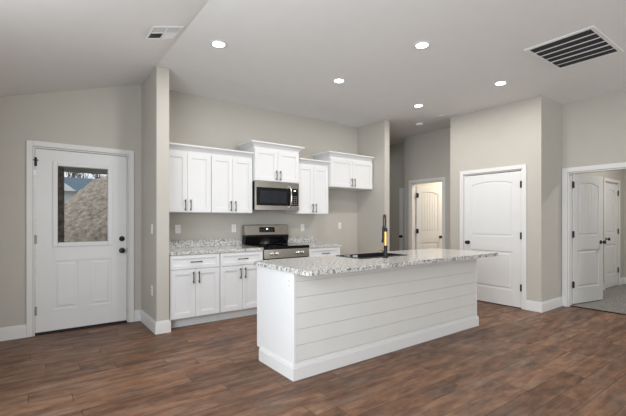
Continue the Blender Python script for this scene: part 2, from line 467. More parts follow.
# door casings: w opening in local x (0..w), front face local y=0 facing -y
def casing(n, label, loc, rz, w, h, depth, t=0.018, cw=0.062, both=True):
    root = thing('trim_%d' % n, label, 'door frame', loc, rz, kind='structure')
    bm = NB()
    def ring(ya, yb):
        for dt, c0 in ((1.0, 0.0), (0.6, cw * 0.62)):
            pass
        box(bm, -cw, -0.004, ya, yb, 0, h + cw, 0.003); box(bm, w + 0.004, w + cw, ya, yb, 0, h + cw, 0.003)
        box(bm, -0.004, w + 0.004, ya, yb, h + 0.004, h + cw, 0.003)
    ring(-t, -0.0005)
    if both: ring(depth + 0.0005, depth + t)
    obj('casing', bm, TRIM, root, local=True)
    bm = NB()
    box(bm, 0.0008, 0.014, 0.001, depth - 0.001, 0, h - 0.001); box(bm, w - 0.014, w - 0.0008, 0.001, depth - 0.001, 0, h - 0.001)
    box(bm, 0.014, w - 0.014, 0.001, depth - 0.001, h - 0.014, h - 0.001)
    obj('jamb', bm, TRIM, root, local=True)
    return root
casing(1, 'white frame around the entry door', (DX0, WY, 0), 0, DX1 - DX0, DZ, 0.14, cw=0.060)
casing(2, 'white frame around the closed pantry door', (PX0, oy1, 0), -PI / 2, oy1 - oy0, oz, 0.11)
casing(3, 'white frame around the open doorway at far right', (BXR, by1, 0), -PI / 2, by1 - by0, 1.975, 0.12, cw=0.07)
casing(4, 'white frame around the bathroom door in the hall', (HXW, hy1, 0), -PI / 2, hy1 - hy0, 2.03, 0.11)
casing(5, 'white frame around the closet door in the carpeted room', (cx0, BEDY, 0), 0, cx1 - cx0, 1.985, 0.10, both=False)

# ------------------------------------------------------------------ interior doors
def arch(x0, x1, zs, rise, n=14):
    """points along an arched top from x0 to x1"""
    return [(x0 + (x1 - x0) * i / n, zs + rise * math.sin(PI * i / n) ** 0.9 if 0 < i < n else zs) for i in range(n + 1)]
def arc_z(x, x0, x1, zs, rise):
    s = (x - x0) / (x1 - x0)
    return zs + rise * (1 - (2 * s - 1) ** 2)
def panel_door(n, label, loc, rz, w, hinge_left, h=1.985, z0=0.012, planks=True, thick=0.035, arch_rise=0.045, outside_hinges=True, knob_front=True, leaf=0.016):
    """local frame: x 0..w along the door, front (viewer) face at y=0, back at y=thick"""
    root = thing('door_%d' % n, label, 'door', loc, rz, kind='structure')
    bm = NB()
    st = 0.118; tr = 0.115
    zl0, zl1 = 0.245, 0.81          # lower panel
    zu0 = 1.03; zu1 = h - tr - arch_rise
    rc = 0.009
    box(bm, 0, w, rc, thick - rc, z0, h)
    for ya, yb in ((0, rc), (thick - rc, thick)):
        box(bm, 0, st, ya, yb, z0, h); box(bm, w - st, w, ya, yb, z0, h)
        box(bm, st, w - st, ya, yb, z0, zl0); box(bm, st, w - st, ya, yb, zl1, zu0)
        K = 14
        top = [(st + (w - 2 * st) * i / K, arc_z(st + (w - 2 * st) * i / K, st, w - st, zu1, arch_rise)) for i in range(K + 1)]
        for (xa, za), (xb, zb) in zip(top, top[1:]):
            prism(bm, [(xa, za), (xb, zb), (xb, h), (xa, h)], 'y', ya, yb)
    for ya, yb, s in ((rc, 0.0025, -1), (thick - rc, thick - 0.0025, 1)):
        m_ = 0.028
        # lower raised field with sloped edge
        A = [(st + m_, zl0 + m_), (w - st - m_, zl0 + m_), (w - st - m_, zl1 - m_), (st + m_, zl1 - m_)]
        B = [(st + m_ + 0.014, zl0 + m_ + 0.014), (w - st - m_ - 0.014, zl0 + m_ + 0.014), (w - st - m_ - 0.014, zl1 - m_ - 0.014), (st + m_ + 0.014, zl1 - m_ - 0.014)]
        va = [bm.verts.new((x, ya, z)) for x, z in A]; vb = [bm.verts.new((x, yb, z)) for x, z in B]
        bm.faces.new(vb)
        for i in range(4): bm.faces.new((va[i], va[(i+1) % 4], vb[(i+1) % 4], vb[i]))
        # upper field: planks or one panel, arched
        xs, xe = st + m_, w - st - m_
        k = 6 if planks else 1
        g = 0.006 if planks else 0
        for i in range(k):
            xa = xs + (xe - xs) * i / k + (g / 2 if i else 0); xb = xs + (xe - xs) * (i + 1) / k - (g / 2 if i < k - 1 else 0)
            K2 = 4 if planks else 14
            pts = [(xa, zu0 + m_), (xb, zu0 + m_)] + [(xb + (xa - xb) * j / K2, arc_z(xb + (xa - xb) * j / K2, st, w - st, zu1, arch_rise) - m_) for j in range(K2 + 1)]
            prism(bm, pts, 'y', ya, yb)
    obj('door_slab', bm, DOORW, root, local=True, bev=0.002)
    kx = w - 0.065 if hinge_left else 0.065
    for s, y in ((-1, 0.0), (1, thick)):
        bm = NB()
        pr_ = [(0.030, 0.0), (0.030, 0.005), (0.012, 0.008), (0.011, 0.030), (0.018, 0.036), (0.027, 0.046), (0.029, 0.056), (0.024, 0.066), (0.010, 0.071)]
        lathe(bm, [(r, s * t) for r, t in pr_], (kx, y, 0.92), 'y', 20)
        obj('door_knob', bm, BLACK, root, local=True, smooth=True)
    hx = -0.003 if hinge_left else w + 0.003
    hy = -0.004 if outside_hinges else thick + 0.004
    for z in (0.30, 1.05, 1.79):
        bm = NB()
        lathe(bm, [(0.010, z - 0.05), (0.010, z + 0.05)], (hx, hy - 0.004, 0), 'z', 10)
        box(bm, hx - 0.012, hx + leaf * (1 if hinge_left else -1) , hy - 0.003 if outside_hinges else hy - 0.002, hy + 0.0035, z - 0.045, z + 0.045)
        if not outside_hinges:
            box(bm, hx - 0.001, hx + 0.002, 0.001, thick, z - 0.045, z + 0.045)
        obj('hinge', bm, BLACK, root, local=True)
    return root
# pantry door, hinges at the right
panel_door(2, 'closed white arched two panel pantry door behind the island end', (PX0 + 0.004, oy1 - 0.017, 0), -PI / 2, oy1 - oy0 - 0.034, False, planks=False)
bm = NB(); box(bm, PX0 + 0.03, PX0 + 0.09, oy0 + 0.01, oy1 - 0.01, 0.0, 0.004)  # black strip in place of the shade in the door's bottom gap
struct('trim_pantry_gap_shade', bm, RUBBER, 'dark strip standing in for shade in the gap under the pantry door', 'threshold')
# closet door in bedroom
panel_door(4, 'closed white door with black knob in the carpeted room', (cx0 + 0.017, BEDY + 0.004, 0.01), 0, cx1 - cx0 - 0.034, False, h=1.955, planks=False)
# bedroom door: swung into the bedroom, hinge by the left jamb
ang = math.atan2(2.099 - 2.250, 7.25 - 6.485)
panel_door(3, 'open white plank panel door in the far right doorway', (6.485, 2.250, 0.012), ang, 0.78, True, h=1.95, leaf=0.034, outside_hinges=True)
# bathroom door swung open
ang = math.radians(-11)
panel_door(5, 'open white plank panel door in front of warm bathroom light', (6.405, 5.045, 0), ang, 0.70, True, leaf=0.05, outside_hinges=True)
# hall far door
rd = panel_door(6, 'narrow white door strip with black knob in the shaded hall', (HX2 - 0.04, 5.66, 0), -PI / 2, 0.40, False)

# hinge leaves seen on the two open doorways' left jambs
for nm, (x, y), lab in (('bedroom', (6.50, 2.255), 0), ('bath', (6.385, 5.060), 0)):
    pass

# ------------------------------------------------------------------ entry door
def entry_door():
    w, h, z0, t = 0.922, 2.065, 0.028, 0.044
    root = thing('door_1', 'white half glass entry door with black knob and deadbolt', 'door', (0.030, WY + 0.012, 0), 0, kind='structure')
    gx0, gx1, gz0, gz1 = 0.172, 0.748, 0.985, 1.925
    bm = NB()
    box(bm, 0, gx0, 0, t, z0, h); box(bm, gx1, w, 0, t, z0, h); box(bm, gx0, gx1, 0, t, gz1, h)
    # below the glass: frame with two recesses and raised panels
    pz0, pz1 = 0.265, 0.810
    px = ((0.172, 0.402), (0.535, 0.765))
    rc = 0.008
    box(bm, gx0, gx1, rc, t, z0, gz0)
    box(bm, gx0, gx1, 0, rc, pz1, gz0); box(bm, gx0, gx1, 0, rc, z0, pz0); box(bm, px[0][1], px[1][0], 0, rc, pz0, pz1)
    bmf = bm
    for x0, x1 in px:
        x1 = min(x1, gx1)
        m_ = 0.022
        va = [bm.verts.new((x, rc, z)) for x, z in ((x0+m_, pz0+m_), (x1-m_, pz0+m_), (x1-m_, pz1-m_), (x0+m_, pz1-m_))]
        q = m_ + 0.018
        vb = [bm.verts.new((x, 0.001, z)) for x, z in ((x0+q, pz0+q), (x1-q, pz0+q), (x1-q, pz1-q), (x0+q, pz1-q))]
        bm.faces.new(vb)
        for i in range(4): bm.faces.new((va[i], va[(i+1)%4], vb[(i+1)%4], vb[i]))
    obj('door_slab', bm, DOORW, root, local=True, bev=0.002)
    bm = NB()
    fw = 0.034
    for ya, yb in ((-0.014, 0.0), (t, t + 0.014)):
        for a in ((gx0 - 0.012, gx0 + fw, gz0 - 0.012, gz1 + 0.012), (gx1 - fw, gx1 + 0.012, gz0 - 0.012, gz1 + 0.012)):
            box(bm, a[0], a[1], ya, yb, a[2], a[3])
        box(bm, gx0 + fw, gx1 - fw, ya, yb, gz0 - 0.012, gz0 + fw); box(bm, gx0 + fw, gx1 - fw, ya, yb, gz1 - fw, gz1 + 0.012)
    obj('window_frame', bm, DOORW, root, local=True, bev=0.005)
    bm = NB(); box(bm, gx0 + 0.001, gx1 - 0.001, 0.020, 0.026, gz0 + 0.001, gz1 - 0.001)
    obj('glass_pane', bm, GLASS, root, local=True)
    kx = 0.866
    bm = NB(); lathe(bm, [(0.033, 0), (0.033, -0.006), (0.014, -0.010), (0.013, -0.032), (0.024, -0.040), (0.030, -0.052), (0.028, -0.064), (0.012, -0.070)], (kx, 0, 0.90), 'y', 24)
    obj('door_knob', bm, BLACK, root, local=True, smooth=True)
    bm = NB(); lathe(bm, [(0.032, 0), (0.032, -0.010), (0.026, -0.014), (0.020, -0.014)], (kx, 0, 1.045), 'y', 24)
    box(bm, kx - 0.004, kx + 0.004, -0.030, -0.012, 1.028, 1.062, 0.002)
    obj('deadbolt', bm, BLACK, root, local=True, smooth=True)
    for z in (0.27, 1.06, 1.92):
        bm = NB(); lathe(bm, [(0.0065, z - 0.05), (0.0065, z + 0.05)], (-0.003, -0.008, 0), 'z', 10)
        box(bm, -0.0075, 0.016, -0.0035, -0.0005, z - 0.048, z + 0.048)
        if z > 1.9:   # flip-over chain hook at the top hinge
            box(bm, -0.030, 0.028, -0.012, -0.004, z + 0.01, z + 0.022)
        obj('hinge', bm, GREYMETAL if z < 1.5 else BLACK, root, local=True)
    bm = NB(); box(bm, w + 0.001, w + 0.006, -0.003, 0.02, 0.87, 0.93)
    obj('strike_plate', bm, BLACK, root, local=True)
    bm = NB(); box(bm, 0.004, w - 0.004, 0.004, t - 0.004, 0.010, z0)
    obj('door_sweep', bm, RUBBER, root, local=True)
entry_door()
bm = NB(); box(bm, DX0 + 0.016, DX1 - 0.016, WY - 0.004, WY + 0.135, 0.0, 0.009, 0.002)
struct('trim_entry_threshold', bm, RUBBER, 'black threshold under the entry door', 'threshold')

# ------------------------------------------------------------------ cabinets
FY, FYT = 4.53, 4.79          # base front plane, tall-upper front plane
UY = 4.835                    # ordinary upper front plane
def shaker(x0, x1, z0, z1, y, mat=CABW, parent=None, name='door', rail=0.058, mid=False):
    """door/drawer front: front at y-0.020, back at y"""
    bm = NB()
    yf, yb = y - 0.020, y - 0.0008
    box(bm, x0, x0 + rail, yf, yb, z0, z1); box(bm, x1 - rail, x1, yf, yb, z0, z1)
    box(bm, x0 + rail, x1 - rail, yf, yb, z0, z0 + rail); box(bm, x0 + rail, x1 - rail, yf, yb, z1 - rail, z1)
    # moulded inner step and recessed panel
    a, s = rail, 0.008
    box(bm, x0 + a, x1 - a, yf + 0.011, yb, z0 + a, z1 - a)
    for q in ((x0+a, x0+a+s, z0+a, z1-a), (x1-a-s, x1-a, z0+a, z1-a), (x0+a+s, x1-a-s, z0+a, z0+a+s), (x0+a+s, x1-a-s, z1-a-s, z1-a)):
        box(bm, q[0], q[1], yf + 0.005, yf + 0.011, q[2], q[3])
    return obj(name, bm, mat, parent, bev=0.0015)
def pull(x, z, y, vertical, parent, L=0.138):
    """bar pull, y = face plane it stands on"""
    bm = NB()
    h = L / 2
    def P(t, d): return (x, y - d, z + t) if vertical else (x + t, y - d, z)
    tube(bm, [P(-h, 0.028), P(-h * 0.5, 0.031), P(0, 0.032), P(h * 0.5, 0.031), P(h, 0.028)], 0.006, 8, [0.0075, 0.0055, 0.006, 0.0055, 0.0075])
    for t in (-h * 0.72, h * 0.72):
        tube(bm, [P(t, 0.0), P(t, 0.029)], 0.0055, 8)
    return obj('handle', bm, BRONZE, parent, smooth=True)
def crown(parent, x0, x1, yf, z, left, right, h=0.078):
    levels = [(0.0, 0.004), (0.012, 0.004), (0.016, 0.014), (0.036, 0.030), (0.056, 0.056), (0.060, 0.070), (h, 0.070)]
    bm = NB(); rings = []
    for dz, p in levels:
        l = p if left else 0.0; r = p if right else 0.0
        rings.append([bm.verts.new(c) for c in ((x0 - l, yf - p, z + dz), (x1 + r, yf - p, z + dz), (x1 + r, WY - 0.001, z + dz), (x0 - l, WY - 0.001, z + dz))])
    for A, B in zip(rings, rings[1:]):
        for k in range(4): bm.faces.new((A[k], A[(k+1)%4], B[(k+1)%4], B[k]))
    bm.faces.new(rings[0][::-1]); bm.faces.new(rings[-1])
    return obj('crown_molding', bm, CABW, parent)
def upper(label, x0, x1, z0, z1, yf, left, right):
    root = thing('wall_cabinet', label, 'cabinet', ((x0 + x1) / 2, WY, z0), group='white wall cabinets')
    bm = NB(); box(bm, x0, x1, yf, WY - 0.001, z0, z1)
    obj('cabinet_body', bm, CABW, root, bev=0.001)
    g = 0.0035; mid = (x0 + x1) / 2; e = 0.006
    za, zb = z0 + 0.008, z1 - 0.022
    for s, (xa, xb) in ((1, (x0 + e, mid - g / 2)), (-1, (mid + g / 2, x1 - e))):
        d = shaker(xa, xb, za, zb, yf, parent=root)
        pull(xb - 0.032 if s == 1 else xa + 0.032, za + 0.084, yf - 0.020, True, d)
    crown(root, x0, x1, yf, z1 + 0.0005, left, right)
    return root
upper('white double door wall cabinet against the left stub wall', 1.275, 1.898, 1.372, 2.145, UY, True, False)
upper('white double door wall cabinet just left of the microwave', 1.900, 2.505, 1.372, 2.145, UY, False, False)
upper('short raised white cabinet above the microwave', 2.512, 3.270, 1.832, 2.305, FYT, True, True)
upper('white double door wall cabinet just right of the microwave', 3.276, 3.880, 1.372, 2.145, UY, False, False)
upper('short deep white cabinet above the empty refrigerator space', 3.886, 4.842, 1.815, 2.305, FYT, True, False)

CT0, CT1 = 0.866, 0.904
def base(label, x0, x1, swing=(1, -1)):
    root = thing('base_cabinet', label, 'cabinet', ((x0 + x1) / 2, WY, 0), group='white base cabinets')
    bm = NB(); box(bm, x0, x1, FY, WY - 0.001, 0.108, CT0 - 0.001)
    obj('cabinet_body', bm, CABW, root, bev=0.001)
    bm = NB(); box(bm, x0, x1, FY + 0.062, WY - 0.01, 0.001, 0.107)
    obj('toe_kick', bm, TOEK, root)
    g, e = 0.0035, 0.005
    d = shaker(x0 + e, x1 - e, 0.694, 0.858, FY, parent=root, name='drawer', rail=0.040)
    pull((x0 + x1) / 2 , 0.776, FY - 0.020, False, d)
    mid = (x0 + x1) / 2
    for s, (xa, xb) in ((1, (x0 + e, mid - g / 2)), (-1, (mid + g / 2, x1 - e))):
        d = shaker(xa, xb, 0.118, 0.688, FY, parent=root)
        pull(xb - 0.032 if s == 1 else xa + 0.032, 0.688 - 0.098, FY - 0.020, True, d)
    return root
base('white base cabinet with drawer, standing against the left stub wall', 1.278, 1.890)
base('white base cabinet with drawer, between the leftmost one and the range', 1.893, 2.502)
base('white base cabinet right of the range, mostly behind the island', 3.264, 3.868)

def slab(bm, pts, hole, z0, z1, bev=0.004):
    """flat slab from outline pts (x,y) with optional rectangular hole"""
    loops = [pts] + ([hole] if hole else [])
    edges = []
    for lp in loops:
        vs = [bm.verts.new((x, y, z0)) for x, y in lp]
        edges += [bm.edges.new((vs[i], vs[(i + 1) % len(vs)])) for i in range(len(vs))]
    r = bmesh.ops.triangle_fill(bm, use_beauty=True, use_dissolve=False, edges=edges)
    fs = [f for f in r['geom'] if isinstance(f, bmesh.types.BMFace)]
    ex = bmesh.ops.extrude_face_region(bm, geom=fs)
    vs = [v for v in ex['geom'] if isinstance(v, bmesh.types.BMVert)]
    bmesh.ops.translate(bm, verts=vs, vec=(0, 0, z1 - z0))
def rrect(x0, x1, y0, y1, r, corners=(1, 1, 1, 1), n=6):
    """corner flags: (x0,y0),(x1,y0),(x1,y1),(x0,y1)"""
    out = []
    for k, (cx, cy, a0) in enumerate(((x0 + r, y0 + r, PI), (x1 - r, y0 + r, 1.5 * PI), (x1 - r, y1 - r, 0), (x0 + r, y1 - r, 0.5 * PI))):
        if corners[k]:
            out += [(cx + r * math.cos(a0 + 0.5 * PI * i / n), cy + r * math.sin(a0 + 0.5 * PI * i / n)) for i in range(n + 1)]
        else:
            out.append(((x0, y0), (x1, y0), (x1, y1), (x0, y1))[k])
    return out
def counter(label, x0, x1):
    root = thing('kitchen_countertop', label, 'countertop', ((x0 + x1) / 2, WY, CT0), group='granite wall counters')
    bm = NB(); slab(bm, rrect(x0, x1, FY - 0.030, WY - 0.002, 0.01, (0, 1 if x1 > 3.5 else 0, 0, 0)), None, CT0, CT1)
    obj('counter_slab', bm, GRANITE, root, bev=0.004)
    bm = NB(); box(bm, x0, x1 - (0.0 if x1 < 3.5 else 0.012), WY - 0.022, WY - 0.002, CT1 + 0.0005, 1.003)
    obj('backsplash', bm, GRANITE, root, bev=0.002)
counter('speckled granite countertop between the stub wall and the range', 1.262, 2.505)
counter('speckled granite countertop right of the range', 3.262, 3.888)

# ------------------------------------------------------------------ range
def make_range():
    x0, x1 = 2.507, 3.259
    root = thing('kitchen_range', 'stainless steel range with black glass cooktop between the base cabinets', 'stove', ((x0 + x1) / 2, WY, 0))
    yf = 4.495
    bm = NB(); box(bm, x0, x1, yf + 0.035, WY - 0.03, 0.03, 0.8755)
    obj('range_body', bm, BLACK, root)
    bm = NB(); box(bm, x0 + 0.01, x1 - 0.01, yf + 0.06, yf + 0.30, 0.001, 0.0295)
    obj('leg_plinth', bm, BLACK, root)
    bm = NB(); box(bm, x0 - 0.001, x1 + 0.001, yf - 0.008, 5.08, 0.876, 0.915, 0.004)
    ck = obj('cooktop', bm, BLKGLASS, root)
    for i, (bx, by, r) in enumerate(((2.69, 4.68, 0.095), (3.07, 4.68, 0.115), (2.69, 4.93, 0.075), (3.07, 4.93, 0.075))):
        bm = NB()
        n = 36
        A = [bm.verts.new((bx + (r) * math.cos(2*PI*k/n), by + r * math.sin(2*PI*k/n), 0.9156)) for k in range(n)]
        B = [bm.verts.new((bx + (r-.004) * math.cos(2*PI*k/n), by + (r-.004) * math.sin(2*PI*k/n), 0.9156)) for k in range(n)]
        for k in range(n): bm.faces.new((A[k], A[(k+1)%n], B[(k+1)%n], B[k]))
        obj('burner_ring', bm, GREYMETAL, ck)
    # front control panel
    bm = NB()
    prism(bm, [(yf - 0.004, 0.750), (yf + 0.034, 0.750), (yf + 0.034, 0.875), (yf + 0.010, 0.875)], 'x', x0 + 0.002, x1 - 0.002)
    cp = obj('control_panel', bm, STEEL, root, bev=0.003)
    for kx in (x0 + 0.125, x0 + 0.205, x1 - 0.205, x1 - 0.125):
        bm = NB(); lathe(bm, [(0.024, -0.0), (0.024, -0.010), (0.019, -0.014), (0.018, -0.036), (0.014, -0.039)], (kx, yf + 0.004, 0.815), 'y', 20)
        box(bm, kx - 0.004, kx + 0.004, yf - 0.040, yf - 0.030, 0.798, 0.832)
        obj('knob', bm, CHROME, cp, smooth=True)
    # oven door
    bm = NB(); box(bm, x0 + 0.003, x1 - 0.003, yf, yf + 0.034, 0.215, 0.744, 0.004)
    od = obj('oven_door', bm, STEEL, root)
    bm = NB(); box(bm, x0 + 0.09, x1 - 0.09, yf - 0.002, yf - 0.0002, 0.30, 0.62, 0.001)
    obj('oven_window', bm, BLKGLASS, od)
    bm = NB(); tube(bm, [(x0 + 0.05, yf - 0.05, 0.70), (x1 - 0.05, yf - 0.05, 0.70)], 0.012, 14)
    for hx in (x0 + 0.08, x1 - 0.08): tube(bm, [(hx, yf, 0.70), (hx, yf - 0.05, 0.70)], 0.009, 10)
    obj('oven_handle', bm, STEEL, od, smooth=True)
    bm = NB(); box(bm, x0 + 0.003, x1 - 0.003, yf, yf + 0.034, 0.05, 0.209, 0.004)
    obj('storage_drawer', bm, STEEL, root)
    # backguard: black lower shelf and stainless console
    bm = NB()
    box(bm, x0 + 0.002, x1 - 0.002, 5.075, WY - 0.025, 0.9155, 1.05, 0.003)
    prism(bm, [(5.040, 1.028), (5.074, 0.9165), (5.0745, 1.05), (5.05, 1.05)], 'x', x0 + 0.004, x1 - 0.004)
    obj('vent_shelf', bm, BLKGLASS, root)
    bm = NB()
    prism(bm, [(5.052, 1.051), (5.155, 1.051), (5.155, 1.200), (5.092, 1.206), (5.078, 1.200)], 'x', x0 + 0.001, x1 - 0.001)
    bg_ = obj('backguard', bm, STEEL, root, bev=0.005)
    def on(z): return 5.052 + (5.078 - 5.052) * (z - 1.051) / (0.149)
    bm = NB()
    xa, xb = x0 + 0.240, x0 + 0.505
    prism(bm, [(on(1.092) - 0.003, 1.092), (on(1.092) + 0.003, 1.092), (on(1.170) + 0.003, 1.170), (on(1.170) - 0.003, 1.170)], 'x', xa, xb)
    dp = obj('display_panel', bm, BLKGLASS, bg_)
    bm = NB()
    prism(bm, [(on(1.134) - 0.0042, 1.134), (on(1.134) - 0.0034, 1.134), (on(1.152) - 0.0034, 1.152), (on(1.152) - 0.0042, 1.152)], 'x', xa + 0.115, xa + 0.145)
    obj('clock_digits', bm, DISPLAY, dp)
    bm = NB()
    for i in range(5):
        for r in (0, 1):
            bm = NB()
            zz = 1.108 + 0.026 * r
            xx = xa + 0.02 + i * 0.047
            prism(bm, [(on(zz) - 0.0042, zz), (on(zz) - 0.0034, zz), (on(zz + .006) - 0.0034, zz + .006), (on(zz + .006) - 0.0042, zz + .006)], 'x', xx, xx + 0.014)
            if i == 2 and r: bm.free(); continue
            obj('touch_key', bm, GREYMETAL, dp)
make_range()

# ------------------------------------------------------------------ microwave
def make_microwave():
    x0, x1, z0, z1 = 2.516, 3.262, 1.418, 1.828
    yf = 4.79
    root = thing('microwave', 'stainless over-the-range microwave with black window hanging under short cabinet', 'microwave', ((x0 + x1) / 2, WY, z0))
    bm = NB(); box(bm, x0, x1, yf, WY - 0.005, z0 + 0.006, z1, 0.003)
    obj('microwave_body', bm, BLACK, root)
    bm = NB()
    dx1 = x1 - 0.150
    y0 = yf - 0.026
    zt, zb = z1 - 0.088, z0 + 0.072          # steel bands top and bottom
    # steel bands
    box(bm, x0, x1, y0, yf - 0.001, z1 - 0.085, z1)
    box(bm, x0, x1, y0, yf - 0.001, z0, z0 + 0.068)
    box(bm, x0, x0 + 0.022, y0, yf - 0.001, z0 + 0.068, z1 - 0.085)
    box(bm, x1 - 0.020, x1, y0, yf - 0.001, z0 + 0.068, z1 - 0.085)
    obj('steel_trim', bm, STEEL, root, bev=0.002)
    bm = NB(); box(bm, x0 + 0.0225, dx1, y0 + 0.002, yf - 0.001, z0 + 0.069, z1 - 0.086)
    dr = obj('door', bm, BLKGLASS, root, bev=0.001)
    bm = NB(); box(bm, x0 + 0.075, dx1 - 0.075, y0 - 0.0005, y0 + 0.0015, z0 + 0.105, z1 - 0.130, 0.0008)
    obj('door_window', bm, DARKGLASS, dr)
    bm = NB()
    hx = dx1 - 0.022
    zc0, zc1 = z0 + 0.045, z1 - 0.055
    pts = []
    for i in range(13):
        s = i / 12
        pts.append((hx, y0 - 0.012 - 0.040 * math.sin(PI * s) ** 0.6, zc0 + (zc1 - zc0) * s))
    tube(bm, [(hx, y0 + 0.001, zc0)] + pts + [(hx, y0 + 0.001, zc1)], 0.011, 12)
    obj('door_handle', bm, CHROME, dr, smooth=True)
    bm = NB(); box(bm, dx1 + 0.002, x1 - 0.0205, y0 + 0.002, yf - 0.001, z0 + 0.069, z1 - 0.086)
    kp = obj('keypad', bm, BLKGLASS, root, bev=0.001)
    bm = NB(); box(bm, dx1 + 0.055, x1 - 0.060, y0 + 0.0002, y0 + 0.0018, z1 - 0.122, z1 - 0.108)
    obj('clock_display', bm, DISPLAY, kp)
    bm = NB()
    for r in range(5):
        for c in range(3):
            bm = NB(); box(bm, dx1 + 0.022 + c * 0.034, dx1 + 0.040 + c * 0.034, y0 + 0.0004, y0 + 0.0018, z0 + 0.085 + r * 0.030, z0 + 0.094 + r * 0.030)
            obj('keypad_key', bm, GREYMETAL, kp)
    bm = NB()
    for i in range(14):
        box(bm, x0 + 0.06 + i * 0.045, x0 + 0.09 + i * 0.045, yf + 0.03, yf + 0.10, z0 + 0.003, z0 + 0.0058)
    obj('vent_grille', bm, GREYMETAL, root)
make_microwave()

# ------------------------------------------------------------------ island
IX0, IX1, IY0, IY1 = 1.672, 4.330, 2.515, 3.130
IC0, IC1 = 0.857, 0.895
def island():
    root = thing('kitchen_island', 'white shiplap kitchen island with a painted end panel', 'island', ((IX0 + IX1) / 2, (IY0 + IY1) / 2, 0))
    bm = NB()
    box(bm, IX0 + 0.020, IX1 - 0.020, IY0 + 0.016, IY1 - 0.02, 0.108, 0.66)
    box(bm, IX0 + 0.020, IX1 - 0.020, IY0 + 0.016, IY1 - 0.08, 0.001, 0.108)
    box(bm, IX0 + 0.020, 2.50, IY0 + 0.016, IY1 - 0.02, 0.66, IC0 - 0.001)
    box(bm, 3.34, IX1 - 0.020, IY0 + 0.016, IY1 - 0.02, 0.66, IC0 - 0.001)
    box(bm, 2.50, 3.34, IY0 + 0.016, IY0 + 0.04, 0.66, IC0 - 0.001)
    box(bm, 2.50, 3.34, IY1 - 0.04, IY1 - 0.02, 0.66, IC0 - 0.001)
    obj('cabinet_body', bm, CABW, root)
    for x in (IX0, IX1 - 0.0195):
        bm = NB()
        prism(bm, [(IY0, 0.001), (IY1 - 0.062, 0.001), (IY1 - 0.062, 0.112), (IY1, 0.112), (IY1, IC0 - 0.0005), (IY0, IC0 - 0.0005)], 'x', x, x + 0.0195)
        obj('end_panel', bm, CABW, root, bev=0.0015)
    # shiplap boards: separate strips with shadow gaps, one cladding part
    bm = NB()
    box(bm, IX0 + 0.020, IX1 - 0.020, IY0 + 0.010, IY0 + 0.0155, 0.1, IC0 - 0.001)
    z = 0.012; pitch = 0.1285
    edges = [0.013, 0.1415, 0.270, 0.3985, 0.527, 0.6555, 0.784]
    for i, za in enumerate(edges):
        zb = edges[i + 1] - 0.004 if i + 1 < len(edges) else IC0 - 0.001
        box(bm, IX0 + 0.020, IX1 - 0.020, IY0 + 0.0015, IY0 + 0.0098, za, zb)
    obj('shiplap_cladding', bm, SHIP, root, bev=0.001)
    # baseboard around front and both ends
    bm = NB()
    for za, zb, t in ((0.0, 0.098, 0.015), (0.098, 0.112, 0.011), (0.112, 0.122, 0.006)):
        box(bm, IX0 - t, IX1 + t, IY0 - t, IY0 - 0.0005, za, zb)
        box(bm, IX0 - t, IX0 - 0.0005, IY0 - 0.0005, IY1 - 0.062, za, zb)
        box(bm, IX1 + 0.0005, IX1 + t, IY0 - 0.0005, IY1 - 0.062, za, zb)
    obj('baseboard', bm, TRIM, root)
    bm = NB(); box(bm, IX0 + 0.02, IX1 - 0.02, IY0 - 0.014, IY0 - 0.0006, 0.832, IC0 - 0.001)
    obj('support_rail', bm, SHIP, root, bev=0.001)
    # kitchen-side doors (working side)
    n = 6
    wd = (IX1 - IX0 - 0.04) / n
    for i in range(n):
        xa = IX0 + 0.02 + i * wd + 0.002; xb = xa + wd - 0.004
        bm = NB(); yb = IY1 - 0.0195
        box(bm, xa, xb, yb, yb + 0.010, 0.118, 0.85)
        for q in ((xa, xa + 0.055, 0.118, 0.85), (xb - 0.055, xb, 0.118, 0.85), (xa + 0.055, xb - 0.055, 0.118, 0.173), (xa + 0.055, xb - 0.055, 0.795, 0.85)):
            box(bm, q[0], q[1], yb + 0.010, yb + 0.018, q[2], q[3])
        obj('cabinet_door', bm, CABW, root, bev=0.001)
island()
SX0, SX1, SY0, SY1 = 2.585, 3.255, 2.690, 3.085
bm = NB()
slab(bm, rrect(1.643, 4.400, 2.275, 3.168, 0.045, (1, 1, 1, 1)), [(SX0 + 0.012, SY0 + 0.012), (SX1 - 0.012, SY0 + 0.012), (SX1 - 0.012, SY1 - 0.012), (SX0 + 0.012, SY1 - 0.012)], IC0, IC1)
tag(obj('island_countertop', bm, GRANITE, bev=0.005), 'long speckled grey and white granite slab lying on the island', 'countertop')

